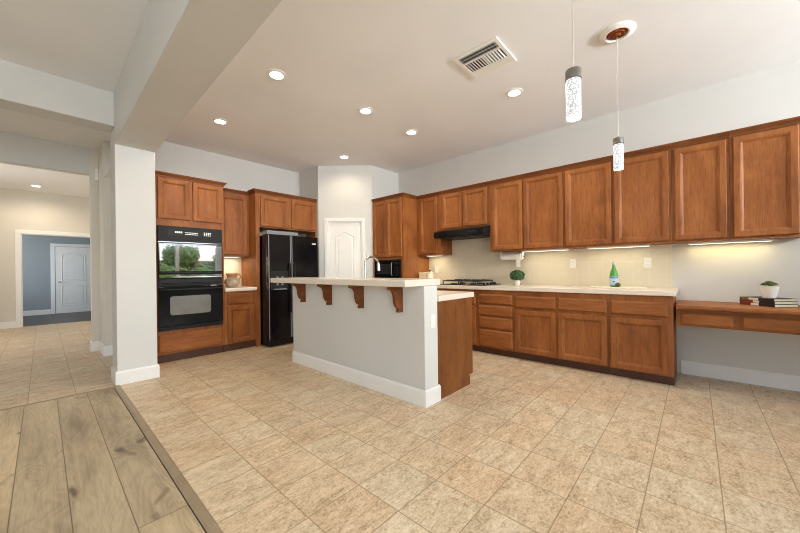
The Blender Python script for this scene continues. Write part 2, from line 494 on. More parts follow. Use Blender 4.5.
# column, beams, hall partition
struct('wall_column', B(0.52, 0.862, 4.47, 4.80, 0, H, b=0.006), 'wall')
struct('wall_hall_right', MB().box(0.70, 0.855, 4.80, 5.75, 0, H).box(0.70, 0.855, 5.75, 6.19, 0, H).box(0.59, 0.78, 6.19, 6.72, 0, H), 'hall')
struct('wall_beam', MB().prism([(0.52, 4.47), (0.862, 4.47), (0.740, -3.2), (0.472, -3.2)], 2.515, H, 'z'), 'wall')
struct('wall_living_header', B(-4.5, 0.52, 4.47, 4.72, 2.70, H, b=0.006), 'wall')
struct('wall_hall_portal', B(-1.6, 0.50, 6.72, 6.86, 2.66, H), 'wall')
struct('wall_hall_jamb', B(0.50, 1.0, 6.72, 6.86, 0, H), 'hall')  # warm light on the jamb is put into its paint colour
struct('trim_2', B(0.60, 0.70, 4.80, 6.19, 2.54, 2.58), 'trim')
# hall and far rooms
dl, dr, dht = -0.31, 0.98, 2.08
struct('wall_hall_end', MB().box(-1.6, dl, 11.1, 11.2, 0, H).box(dr, 2.7, 11.1, 11.2, 0, H).box(dl, dr, 11.1, 11.2, dht, H), 'hall')
struct('wall_hall_left', MB().box(-1.7, -1.6, 4.72, 7.75, 0, H).box(-1.7, -1.6, 9.45, 11.2, 0, H).box(-1.7, -1.6, 7.75, 9.45, 0, 0.85).box(-1.7, -1.6, 7.75, 9.45, 2.55, H), 'hall')
struct('wall_hall_inner', B(1.3, 1.4, 6.86, 11.1, 0, H), 'hall')
struct('wall_blue_back', B(-1.5, 2.7, 14.0, 14.1, 0, H), 'blue')
struct('wall_blue_left', MB().box(-1.5, -1.4, 11.2, 14.0, 0, 0.8).box(-1.5, -1.4, 11.2, 14.0, 2.4, H).box(-1.5, -1.4, 11.2, 12.0, 0.8, 2.4).box(-1.5, -1.4, 13.6, 14.0, 0.8, 2.4), 'blue')
struct('wall_blue_right', B(2.6, 2.7, 11.2, 14.0, 0, H), 'blue')
struct('wall_blue_front', MB().box(-1.4, dl, 11.2, 11.215, 0, H).box(dr, 2.6, 11.2, 11.215, 0, H).box(dl, dr, 11.2, 11.215, dht, H), 'blue')
# living room shell behind the camera
struct('wall_living_left', MB().box(-4.6, -4.5, -3.3, -1.0, 0, H).box(-4.6, -4.5, 2.2, 4.72, 0, H).box(-4.6, -4.5, -1.0, 2.2, 0, 0.35).box(-4.6, -4.5, -1.0, 2.2, 2.65, H), 'wall')
struct('wall_living_end', B(-4.6, -1.6, 4.72, 4.85, 0, H), 'wall')
struct('wall_back', MB().box(-4.5, -3.7, -3.3, -3.2, 0, H).box(-3.7, -0.3, -3.3, -3.2, 0, 0.35).box(-3.7, -0.3, -3.3, -3.2, 2.75, H).box(-0.3, 1.9, -3.3, -3.2, 0, H)
       .box(1.9, 4.4, -3.3, -3.2, 2.55, H).box(4.4, 4.7, -3.3, -3.2, 0, H).box(1.9, 4.4, -3.3, -3.2, 0, 0.06), 'wall')

def window(name, axis, c, a0, a1, z0, z1, n):
    f = MB(); g = MB()
    def bx(mb, p0, p1, q0, q1, d0, d1):
        if axis == 'y': mb.box(p0, p1, c + d0, c + d1, q0, q1)
        else: mb.box(c + d0, c + d1, p0, p1, q0, q1)
    for i in range(n):
        w = (a1 - a0) / n; p = a0 + i * w
        bx(f, p, p + 0.05, z0, z1, -0.03, 0.03); bx(f, p + w - 0.05, p + w, z0, z1, -0.03, 0.03)
        bx(f, p + 0.05, p + w - 0.05, z0, z0 + 0.06, -0.03, 0.03); bx(f, p + 0.05, p + w - 0.05, z1 - 0.06, z1, -0.03, 0.03)
        bx(g, p + 0.05, p + w - 0.05, z0 + 0.06, z1 - 0.06, -0.004, 0.004)
    o = struct(name, f, 'trim')
    g.build('pane', 'glass', o, kind='structure')
window('window_1', 'y', -3.25, 1.9, 4.4, 0.06, 2.55, 2)
window('window_2', 'y', -3.25, -3.7, -0.3, 0.35, 2.75, 3)
window('window_3', 'x', -4.55, -1.0, 2.2, 0.35, 2.65, 3)
window('window_hall_added', 'x', -1.65, 7.75, 9.45, 0.85, 2.55, 2)  # unseen window frame added around the hall fill lamp
window('window_4', 'x', -1.45, 12.0, 13.6, 0.8, 2.4, 2)

# baseboards: profile (out, up)
BP = [(0, 0), (0.016, 0), (0.016, 0.125), (0.009, 0.142), (0, 0.142)]
def base(name, *paths, mat='trim'):
    m = MB()
    for p in paths: m.sweep(p, BP)
    return struct(name, m, mat)
base('baseboard_column', [(0.52, 4.80), (0.52, 4.47), (0.862, 4.47), (0.862, 4.99)])
base('baseboard_cooktop', [(4.70, 0.13), (4.70, -3.2)])
base('baseboard_hall', [(0.70, 6.19), (0.70, 4.80)], [(0.50, 6.86), (0.50, 6.72), (0.59, 6.72), (0.59, 6.19), (0.70, 6.19)])
base('baseboard_hall_end', [(-1.6, 11.1), (dl - 0.085, 11.1)], [(dr + 0.085, 11.1), (1.3, 11.1)])
base('baseboard_blue', [(-1.4, 14.0), (0.17, 14.0)], [(1.13, 14.0), (2.6, 14.0)])

def casing(name, x0, x1, h, w, t, mat, loc, rotz, depth=0.0):
    """door trim round an opening x0..x1, in a frame with the wall face at y=0 and the viewer at -y"""
    m = MB()
    m.box(x0 - w, x0, -t, 0, 0, h + w, b=0.004).box(x1, x1 + w, -t, 0, 0, h + w, b=0.004).box(x0, x1, -t, 0, h, h + w, b=0.004)
    if depth:
        m.box(x0 - 0.002, x0 + 0.016, 0, depth, 0, h).box(x1 - 0.016, x1 + 0.002, 0, depth, 0, h).box(x0, x1, 0, depth, h - 0.016, h + 0.002)
    return struct(name, m, mat, loc=loc, rotz=rotz)

def arch_pts(x0, x1, zlo, zspring, rise, n=14):
    """closed outline with a cathedral (ogee) top"""
    pts = [(x0, zlo), (x1, zlo)]
    for k in range(n + 1):
        t = k / n
        x = x1 + (x0 - x1) * t
        s = abs(2 * t - 1)
        z = zspring + rise * (0.5 + 0.5 * math.cos(PI * min(1, s * 1.15))) ** 0.75
        pts.append((x, z))
    return pts

def panel_door(name, w, h, mat, loc, rotz, hinge_x, knob_x, parent=None):
    t = 0.035
    d = B(0, w, 0.0, t, 0, h, b=0.002).build(name, mat, parent, loc, rotz, kind='structure')
    def molding(pts):
        c = Vector((sum(p[0] for p in pts) / len(pts), sum(p[1] for p in pts) / len(pts)))
        m = MB()
        def off(k):
            out = []
            for i, p in enumerate(pts):
                a = Vector(pts[i - 1]); b = Vector(p); e = Vector(pts[(i + 1) % len(pts)])
                n1 = Vector((-(b - a).y, (b - a).x)); n2 = Vector((-(e - b).y, (e - b).x))
                n1.normalize(); n2.normalize()
                mm = (n1 + n2) / max(0.4, 1 + n1.dot(n2))
                out.append(b + mm * k)
            return out
        rings = [(off(0), 0.0), (off(0.006), -0.008), (off(0.018), -0.009), (off(0.026), -0.001), (off(0.040), -0.001), (off(0.062), -0.007)]
        n = len(pts); vs = []; fs = []
        for r, y in rings: vs += [(p.x, y, p.y) for p in r]
        for j in range(len(rings) - 1):
            for i in range(n): fs.append((j * n + i, j * n + (i + 1) % n, (j + 1) * n + (i + 1) % n, (j + 1) * n + i))
        fs.append(tuple((len(rings) - 1) * n + i for i in range(n)))
        return m.add(vs, fs)
    a = 0.115
    molding(arch_pts(a, w - a, 0.95, h - 0.225, 0.07, 20)).build('panel', mat, d, kind='structure')
    molding([(a, 0.22), (w - a, 0.22), (w - a, 0.83), (a, 0.83)]).build('panel', mat, d, kind='structure')
    for z in (0.22, 1.06, 1.82):
        MB().lathe([(0.006, -0.045), (0.006, 0.045)], hinge_x, -0.004, z, n=8).build('hinge', 'steel', d, kind='structure')
    k = MB().lathe([(0.026, 0.0), (0.026, -0.006), (0.010, -0.012), (0.010, -0.03), (0.026, -0.04), (0.028, -0.055), (0.018, -0.066), (0.0, -0.068)], knob_x, 0, 0.93, n=16, axis='y')
    k.build('knob', 'steel', d, kind='structure')
    return d

# pantry door
casing('trim_3', dx0, dx1, dh, 0.062, 0.016, 'trim', PA, PANG, 0.09)
pd = Matrix.Rotation(PANG, 4, 'Z') @ Vector((dx0 + 0.017, 0.022, 0.0)) + PA
panel_door('door_1', dx1 - dx0 - 0.034, dh - 0.022, 'trim', (pd.x, pd.y, 0.006), PANG, 0.002, dx1 - dx0 - 0.10)
# opening at the end of the hall and the door in the blue room beyond
casing('trim_4', dl, dr, dht, 0.085, 0.02, 'trim', (0, 11.1, 0), 0, 0.115)
casing('trim_5', 0.255, 1.045, 1.99, 0.085, 0.02, 'trim', (0, 14.0, 0), 0)
panel_door('door_2', 0.76, 1.975, 'trim', (0.27, 13.962, 0.005), 0, 0.755, 0.07)
# backsplash tile
struct('wall_backsplash', MB().box(4.688, 4.70, 0.19, 3.555, 0.932, 1.42).box(4.688, 4.70, 2.20, 3.06, 1.42, 1.81), 'splash')
struct('wall_backsplash_ovens', B(1.775, 2.235, 5.598, 5.61, 0.932, 1.42), 'splash')

# ================================================================== CABINETS
def door_mb(w, h, t=0.024, fr=0.058, y0=-0.025):
    """framed door: flat stiles and rails, stepped inner moulding and a flat sunk panel. x 0..w, z 0..h, front at y0"""
    m = MB()
    e = 0.003
    rings = [(0.0, y0 + t), (0.0, y0 + 0.006), (0.002, y0 + 0.002), (0.006, y0), (fr - 0.012, y0), (fr - 0.009, y0 + 0.003), (fr - 0.004, y0 + 0.004), (fr + 0.010, y0 + 0.014), (fr + 0.0105, y0 + 0.018)]
    vs = []
    for o, y in rings: vs += [(o, y, o), (w - o, y, o), (w - o, y, h - o), (o, y, h - o)]
    fs = []
    for j in range(len(rings) - 1):
        for i in range(4): fs.append((j * 4 + i, j * 4 + (i + 1) % 4, (j + 1) * 4 + (i + 1) % 4, (j + 1) * 4 + i))
    L = (len(rings) - 1) * 4
    fs.append((L, L + 1, L + 2, L + 3)); fs.append((3, 2, 1, 0))
    return m.add(vs, fs)
def slab_mb(w, h, t=0.024, y0=-0.025):
    m = MB()
    e = 0.009
    rings = [(0.0, y0 + t), (0.0, y0 + 0.012), (0.003, y0 + 0.010), (0.013, y0 + 0.002), (0.017, y0)]
    vs = []
    for o, y in rings: vs += [(o, y, o), (w - o, y, o), (w - o, y, h - o), (o, y, h - o)]
    fs = []
    for j in range(len(rings) - 1):
        for i in range(4): fs.append((j * 4 + i, j * 4 + (i + 1) % 4, (j + 1) * 4 + (i + 1) % 4, (j + 1) * 4 + i))
    L = (len(rings) - 1) * 4
    fs.append((L, L + 1, L + 2, L + 3)); fs.append((3, 2, 1, 0))
    return m.add(vs, fs)

CR = [(0.0, -0.055), (0.010, -0.055), (0.012, -0.040), (0.026, -0.022), (0.036, -0.012), (0.040, 0.0), (0.0, 0.0)]
RB = -PI / 2   # long wall: local x runs towards the camera's right (-v), local y into the wall (+u)

def cabinet(name, label, group, loc, rotz, w, h, d, fronts, toe=0.0, crown=None, hollow=None, rail=False):
    r = thing(name, label, 'cabinet', loc, rotz, group)
    b = MB()
    if hollow is None: b.box(0, w, 0.019, d, toe, h)
    else:
        hx0, hx1, hz0, hz1, hd = hollow
        b.box(0, hx0, 0.019, d, toe, h).box(hx1, w, 0.019, d, toe, h)
        b.box(hx0, hx1, 0.019, d, toe, hz0).box(hx0, hx1, 0.019, d, hz1, h).box(hx0, hx1, hd, d, hz0, hz1)
    b.build('body', 'woodv', r)
    ff = MB()
    if hollow is None: ff.box(0, w, 0, 0.019, toe, h)
    else: ff.box(0, hx0, 0, 0.019, toe, h).box(hx1, w, 0, 0.019, toe, h).box(hx0, hx1, 0, 0.019, toe, hz0).box(hx0, hx1, 0, 0.019, hz1, h)
    ff.build('face_frame', 'woodv', r)
    for kind, x0, x1, z0, z1 in fronts:
        if kind == 'door': o = door_mb(x1 - x0, z1 - z0).build('door', 'woodv', r)
        else: o = slab_mb(x1 - x0, z1 - z0).build('drawer', 'woodh', r)
        o.location = (x0, 0, z0)
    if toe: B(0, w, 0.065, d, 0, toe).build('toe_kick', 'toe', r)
    if crown: MB().sweep(crown, CR, h).build('crown', 'shadedw', r)
    if rail: B(0, w, 0.0, 0.02, -0.022, 0).build('light_rail', 'woodh', r)
    return r

# --- wall with the ovens (local x = u, local y = v)
cabinet('oven_cabinet', 'tall reddish wooden cabinet built around the black double oven', None, (0.866, 5.05, 0), 0, 0.907, 2.455, 0.558,
        [('door', 0.125, 0.480, 1.865, 2.385), ('door', 0.518, 0.880, 1.865, 2.385), ('drawer', 0.118, 0.872, 0.135, 0.378)],
        toe=0.115, crown=[(0, 0), (0.907, 0), (0.907, 0.20)], hollow=(0.13, 0.86, 0.43, 1.76, 0.5))
cabinet('wall_cabinet', 'narrow single-door wooden wall cabinet between the ovens and the refrigerator', None, (1.776, 5.28, 1.415), 0, 0.458, 1.02, 0.328,
        [('door', 0.03, 0.42, 0.02, 0.935)], crown=[(0, 0), (0.458, 0)])
cabinet('base_cabinet', 'small wooden base cabinet with one drawer and door beside the ovens', None, (1.776, 5.05, 0), 0, 0.458, 0.88, 0.558,
        [('drawer', 0.035, 0.420, 0.69, 0.845), ('door', 0.035, 0.420, 0.13, 0.66)], toe=0.115)
fc = thing('refrigerator_cabinet', 'two-door wooden cabinet and side panels surrounding the black refrigerator', 'cabinet', (2.236, 5.05, 0), 0)
B(0.06, 1.075, 0.019, 0.558, 1.865, 2.45).build('body', 'woodv', fc)
MB().box(0, 0.06, 0.0, 0.558, 0.0, 2.45).build('side_panel', 'woodv', fc)
MB().box(1.07, 1.095, 0.0, 0.3, 0, 2.45).build('side_panel', 'woodv', fc)
B(0.06, 1.07, 0, 0.019, 1.865, 2.45).build('face_frame', 'woodv', fc)
for x0, x1 in ((0.075, 0.553), (0.60, 1.06)):
    o = door_mb(x1 - x0, 0.485).build('door', 'woodv', fc); o.location = (x0, 0, 1.885)
MB().sweep([(0, 0.20), (0, 0), (1.095, 0)], CR, 2.45).build('crown', 'shadedw', fc)

# --- tall microwave cabinet and wall cabinets on the long wall (front planes u=4.0 / 4.37)
cabinet('tall_cabinet', 'tall wooden cabinet holding the black microwave beside the white pantry door', None, (4.0, 4.272, 0), RB, 0.715, 2.43, 0.69,
        [('door', 0.015, 0.345, 1.39, 2.365), ('door', 0.355, 0.695, 1.39, 2.365), ('door', 0.015, 0.345, 0.13, 0.97), ('door', 0.355, 0.695, 0.13, 0.97)],
        toe=0.115, crown=[(0, 0), (0.715, 0), (0.715, 0.345)], hollow=(0.045, 0.67, 1.035, 1.345, 0.45))
UG = 'wall cabinets along the long wall'
def upper(label, v1, v0, z0, doors, cr=None):
    w = v1 - v0
    return cabinet('wall_cabinet', label, UG, (4.37, v1, z0), RB, w, 2.43 - z0, 0.318, [('door', v1 - a, v1 - b, 0.02, 2.365 - z0) for a, b in doors],
            crown=[(0, 0), (w, 0)], rail=False)
upper('single-door wooden wall cabinet between the tall microwave cabinet and the hood', 3.553, 3.062, 1.415, [(3.49, 3.13)])
upper('short two-door wooden wall cabinet directly above the black range hood', 3.060, 2.202, 1.80, [(3.03, 2.655), (2.64, 2.235)])
upper('two-door wooden wall cabinet above the paper towel roll and round topiary', 2.200, 1.202, 1.415, [(2.155, 1.722), (1.705, 1.215)])
upper('two-door wooden wall cabinet above the green bottle, partly behind hanging pendant', 1.200, 0.178, 1.415, [(1.19, 0.705), (0.675, 0.20)])
upper('single-door wooden wall cabinet above the left half of the desk', 0.176, -0.242, 1.415, [(0.155, -0.222)])
upper('single-door wooden wall cabinet above the books and succulent, at the frame edge', -0.244, -0.72, 1.415, [(-0.265, -0.66)])

# --- base cabinets on the long wall (front plane u=4.09)
BG = 'base cabinets along the long wall'
def lower(label, v1, v0, fr):
    return cabinet('base_cabinet', label, BG, (4.09, v1, 0), RB, v1 - v0, 0.88, 0.605, [(k, v1 - a, v1 - b, z0, z1) for k, a, b, z0, z1 in fr], toe=0.095)
lower('wooden base cabinet in the corner beside the tall microwave cabinet', 3.553, 2.952, [('drawer', 3.52, 2.98, 0.672, 0.817), ('door', 3.52, 2.98, 0.13, 0.64)])
lower('wooden base cabinet under the cooktop, mostly hidden behind the island', 2.950, 2.252, [('drawer', 2.92, 2.285, 0.672, 0.817), ('door', 2.92, 2.61, 0.13, 0.64), ('door', 2.595, 2.285, 0.13, 0.64)])
lower('wooden base cabinet with a bank of four drawers', 2.250, 1.738, [('drawer', 2.232, 1.757, 0.695, 0.822), ('drawer', 2.232, 1.757, 0.535, 0.672), ('drawer', 2.232, 1.757, 0.362, 0.512), ('drawer', 2.232, 1.757, 0.115, 0.340)])
lower('wooden one-door base cabinet standing next to the four-drawer bank', 1.736, 1.216, [('drawer', 1.722, 1.232, 0.672, 0.817), ('door', 1.722, 1.232, 0.108, 0.637)])
lower('middle wooden base cabinet of the three with one drawer over one door', 1.214, 0.692, [('drawer', 1.203, 0.712, 0.672, 0.817), ('door', 1.203, 0.712, 0.108, 0.637)])
lower('wooden one-door base cabinet at the desk end of the counter', 0.690, 0.165, [('drawer', 0.678, 0.205, 0.672, 0.817), ('door', 0.678, 0.205, 0.108, 0.637)])

# ---- countertops
def slab_top(name, label, x0, x1, y0, y1, z0, z1, mat='counter'):
    return tag(B(x0, x1, y0, y1, z0, z1, b=0.006).build(name, mat), label, 'countertop')
slab_top('countertop', 'long cream tiled countertop running below the backsplash', 4.062, 4.687, 0.145, 3.552, 0.881, 0.932)
slab_top('countertop', 'short cream countertop carrying the brown two-handled jug', 1.777, 2.235, 5.022, 5.597, 0.881, 0.932)

# ================================================================== DESK
dk = thing('desk', 'built-in wooden desk with shallow drawers attached to the long wall', 'desk', (4.09, 0.143, 0), RB)
DW = 1.6
MB().prism([(-0.035, 0.768), (-0.038, 0.776), (-0.038, 0.790), (-0.030, 0.80), (0.60, 0.80), (0.60, 0.764), (-0.020, 0.764)], 0, DW, 'x').build('desk_top', 'woodh', dk)
B(0, DW, 0.030, 0.58, 0.60, 0.764).build('apron', 'woodh', dk)
for x0, x1 in ((0.03, 0.385), (0.432, 0.80), (0.845, 1.22), (1.26, 1.58)):
    o = slab_mb(x1 - x0, 0.112).build('drawer', 'woodh', dk); o.location = (x0, 0.030, 0.615)

# ================================================================== ISLAND
isl = thing('kitchen_island', 'kitchen island with grey half wall, white baseboard and wooden end', 'island', (2.177, 1.705, 0))
IL = 2.15
B(0, 0.188, 0, IL, 0, 1.024, b=0.004).build('half_wall', 'wall', isl)
MB().sweep([(0.0, IL), (0, 0), (0.188, 0), (0.188, 0.004)], BP).build('baseboard', 'trim', isl)
MB().prism([(0.19, 0), (0.735, 0), (0.735, 0.10), (0.79, 0.10), (0.79, 0.879), (0.19, 0.879)], 0.02, IL - 0.02, 'y').build('base_cabinet', 'woodv', isl)
MB().prism([(0.19, 0), (0.735, 0), (0.735, 0.085), (0.722, 0.10), (0.79, 0.10), (0.79, 0.879), (0.19, 0.879)], 0.0, 0.019, 'y').build('end_panel', 'veneer', isl)
def corbel_mb():
    # profile in (x, z): top edge at z=0 under the bar, back against the wall at x=0, projecting to -x
    p = [(0, 0), (-0.172, 0), (-0.172, -0.024), (-0.160, -0.030)]
    for k in range(1, 9):
        a = k / 8 * PI / 2
        p.append((-0.160 + 0.060 * math.sin(a), -0.030 - 0.075 * (1 - math.cos(a))))
    for k in range(1, 9):
        a = k / 8 * PI / 2
        p.append((-0.100 + 0.050 * (1 - math.cos(a)), -0.105 - 0.095 * math.sin(a)))
    p += [(-0.050, -0.212), (-0.058, -0.216), (-0.058, -0.236), (0, -0.236)]
    return MB().prism(p, -0.017, 0.017, 'y')
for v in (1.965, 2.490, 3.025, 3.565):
    corbel_mb().build('corbel', 'shadedw', isl).location = (0, v - 1.705, 1.024)  # shade under the bar comes from the darkened wood colour
slab_top('bar_top', 'raised cream tiled bar top on the island half wall', 1.963, 2.447, 1.73, 4.027, 1.025, 1.083)
ic = slab_top('countertop', 'lower cream countertop on the kitchen side of the island', 2.367, 2.99, 1.69, 3.87, 0.880, 0.932)

def outlet(label, loc, rotz, group, n=1, kind='outlet'):
    w = 0.036 + 0.046 * (n - 1)
    o = thing('wall_' + kind, label, kind, loc, rotz, group)
    B(-w, w, -0.006, 0, -0.058, 0.058, b=0.003).build('plate', 'plate', o)
    for i in range(n):
        cx = (i - (n - 1) / 2) * 0.046
        if kind == 'switch': B(cx - 0.016, cx + 0.016, -0.009, -0.005, -0.033, 0.033, b=0.0015).build('rocker', 'plate', o)
        else:
            for z in (-0.02, 0.02):
                q = MB().lathe([(0.0, -0.0085), (0.0155, -0.0085), (0.0165, -0.005)], cx, 0, z, n=16, axis='y').build('socket', 'plate', o)
                MB().box(cx - 0.007, cx - 0.004, -0.0092, -0.008, z - 0.005, z + 0.006).box(cx + 0.004, cx + 0.007, -0.0092, -0.008, z - 0.005, z + 0.006).build('slot', 'greybar', q)
    return o
outlet('white wall switch on the end of the island half wall', (2.290, 1.705, 0.715), 0, None, 1, 'switch')
OG = 'outlets on the backsplash'
outlet('white outlet plate on the backsplash between the topiary and green bottle', (4.688, 1.195, 1.225), RB, OG)
outlet('white outlet plate on the backsplash above the right end of the long countertop', (4.688, 0.41, 1.215), RB, OG)
outlet('white outlet plate on the backsplash left of the cooktop', (4.688, 3.385, 1.17), RB, OG)

# ================================================================== APPLIANCES
# ---- double oven
ov = thing('double_oven', 'black built-in double oven with mirrored upper door', 'oven', (0.985, 5.05, 0.42))
OW = 0.755
B(0.02, OW - 0.02, -0.004, 0.46, 0.015, 1.335).build('body', 'blackm', ov)
cp = B(0, OW, -0.032, -0.004, 1.135, 1.352, b=0.006).build('control_panel', 'dgrey', ov)
ds = B(0.11, 0.645, -0.035, -0.031, 1.225, 1.315, b=0.001).build('display', 'blackm', cp)
for cols, x0, dx, w, rows, z0, dz, h in ((4, 0.185, 0.022, 0.012, 1, 1.265, 0, 0.023), (8, 0.30, 0.019, 0.013, 2, 1.25, 0.022, 0.008), (4, 0.52, 0.024, 0.013, 3, 1.248, 0.018, 0.009)):
    mk = MB()
    for i in range(cols):
        for j in range(rows): mk.box(x0 + i * dx, x0 + i * dx + w, -0.0362, -0.0348, z0 + j * dz, z0 + j * dz + h)
    mk.build('lettering', 'mark', cp)
B(0.0, OW, -0.036, -0.028, 1.138, 1.150).build('vent_slot', 'black', cp)
def oven_door(z0, z1, wx0, wx1, wz0, wz1, wmat, hz, frame):
    d = B(0, OW, -0.045, -0.004, z0, z1, b=0.006).build('door', 'black', ov)
    m = MB()
    r = 0.03 if frame else 0.004
    pts = []
    for cx, cz, a0 in ((wx1 - r, wz0 + r, -PI / 2), (wx1 - r, wz1 - r, 0), (wx0 + r, wz1 - r, PI / 2), (wx0 + r, wz0 + r, PI)):
        for k in range(6):
            a = a0 + k / 5 * PI / 2
            pts.append((cx + r * math.cos(a), cz + r * math.sin(a)))
    m.prism(pts, -0.0475, -0.044, 'y').build('window', wmat, d)
    hd = MB()
    pt = [(0.02, -0.045, hz)] + [(0.05 + (OW - 0.10) * k / 10, -0.085 - 0.012 * math.sin(PI * k / 10), hz) for k in range(11)] + [(OW - 0.02, -0.045, hz)]
    hd.tube(pt, 0.012, 10).build('handle', 'dgrey', d)
    return d
od = oven_door(0.67, 1.132, 0.015, 0.74, 0.765, 1.105, 'mirror', 0.742, False)
B(0.01, OW - 0.01, -0.048, -0.044, 0.678, 0.722, b=0.001).build('trim_band', 'mirror', od)
vb = B(0, OW, -0.036, -0.004, 0.575, 0.665, b=0.003).build('vent_band', 'dgrey', ov)
m = MB()
for z in (0.592, 0.607): m.box(0.03, OW - 0.03, -0.0375, -0.0355, z, z + 0.006)
m.build('slot', 'black', vb)
oven_door(0.055, 0.57, 0.12, 0.595, 0.195, 0.44, 'ovenwin', 0.528, True)
B(0, OW, -0.030, -0.004, 0.0, 0.05, b=0.003).build('lower_trim', 'dgrey', ov)

# ---- refrigerator
fr = thing('refrigerator', 'black side-by-side refrigerator with ice dispenser in freezer door', 'refrigerator', (2.315, 4.80, 0))
FW = 0.875
B(0.0, FW, 0.075, 0.78, 0.02, 1.735, b=0.004).build('body', 'black', fr)
SP = 0.375
fd = B(0.0, SP - 0.003, 0.0, 0.07, 0.10, 1.74, b=0.008).build('freezer_door', 'black', fr)
rd = B(SP + 0.003, FW, 0.0, 0.07, 0.10, 1.74, b=0.008).build('door', 'black', fr)
def handle(x, sgn, par):
    pts = [(x, -0.002, 0.50), (x, -0.04, 0.54), (x, -0.05, 0.70), (x + sgn * 0.0, -0.055, 0.95), (x, -0.05, 1.2), (x, -0.04, 1.28), (x, -0.002, 1.31)]
    MB().tube(pts, 0.013, 10).build('handle', 'dgrey', par)
handle(SP - 0.035, -1, fd); handle(SP + 0.035, 1, rd)
MB().box(SP - 0.020, SP - 0.006, -0.004, 0.002, 0.12, 1.73).build('edge_trim', 'greybar', fd)
MB().box(SP + 0.006, SP + 0.020, -0.004, 0.002, 0.12, 1.73).build('edge_trim', 'greybar', rd)
B(0.0, 0.012, -0.003, 0.002, 0.12, 1.73).build('edge_trim', 'greybar', fd)
dsp = MB().box(0.035, 0.055, -0.012, 0.003, 0.88, 1.17).box(0.295, 0.315, -0.012, 0.003, 0.88, 1.17).box(0.055, 0.295, -0.012, 0.003, 1.10, 1.17).box(0.055, 0.295, -0.012, 0.003, 0.88, 0.90).build('dispenser', 'dgrey', fd)
B(0.055, 0.295, -0.004, 0.001, 0.90, 1.10).build('recess', 'dark', dsp)
B(0.07, 0.28, -0.03, 0.0, 0.885, 0.90).build('tray', 'greybar', dsp)
MB().box(0.12, 0.15, -0.016, 0.0, 0.95, 1.09).box(0.20, 0.23, -0.016, 0.0, 0.95, 1.09).build('lever', 'greybar', dsp)
B(0.40 + 0.36, 0.40 + 0.43, -0.003, 0.001, 1.615, 1.635).build('badge', 'white', rd)
B(0.0, 0.52, 0.03, 0.20, 1.742, 1.80, b=0.004).build('hinge_cover', 'greybar', fr)
gr = B(0.01, FW - 0.01, 0.03, 0.09, 0.02, 0.095).build('grille', 'dgrey', fr)
m = MB()
for k in range(4): m.box(0.03, FW - 0.03, 0.027, 0.031, 0.03 + k * 0.016, 0.037 + k * 0.016)
m.build('slots', 'black', gr)

# ---- microwave (in the tall cabinet opening; local frame as the cabinet)
mw = thing('microwave', 'black microwave oven inside the tall wooden cabinet', 'microwave', (4.0, 4.222, 1.037), RB)
B(0.0, 0.615, -0.012, 0.38, 0.0, 0.30, b=0.004).build('body', 'blackm', mw)
md = B(0.01, 0.455, -0.03, -0.012, 0.015, 0.285, b=0.003).build('door', 'black', mw)
B(0.06, 0.40, -0.0325, -0.029, 0.06, 0.235).build('window', 'dgrey', md)
MB().tube([(0.435, -0.03, 0.04), (0.435, -0.05, 0.055), (0.435, -0.05, 0.245), (0.435, -0.03, 0.26)], 0.007, 8).build('handle', 'greybar', md)
mp = B(0.46, 0.605, -0.03, -0.012, 0.015, 0.285, b=0.003).build('control_panel', 'black', mw)
m = MB()
for i in range(3):
    for j in range(5): m.box(0.485 + i * 0.035, 0.508 + i * 0.035, -0.032, -0.029, 0.04 + j * 0.033, 0.058 + j * 0.033)
m.build('keypad', 'dgrey', mp)
B(0.485, 0.58, -0.032, -0.029, 0.225, 0.262).build('display', 'dgrey', mp)

# ---- range hood
hd = thing('range_hood', 'black under-cabinet range hood above the cooktop', 'hood', (4.17, 3.055, 1.655), RB)
HW = 0.85
MB().prism([(0.0, 0.0), (0.0, 0.098), (0.03, 0.112), (0.19, 0.142), (0.515, 0.142), (0.515, 0.0)], 0, HW, 'x').build('body', 'blackm', hd)
B(0.0, HW, -0.008, 0.0, 0.008, 0.092, b=0.003).build('front_band', 'black', hd)
MB().box(0.06, 0.40, 0.05, 0.45, -0.006, 0).box(0.45, 0.79, 0.05, 0.45, -0.006, 0).build('filter', 'blackm', hd)
for x in (0.64, 0.69, 0.74): B(x, x + 0.025, -0.012, -0.007, 0.045, 0.065).build('switch', 'dgrey', hd)

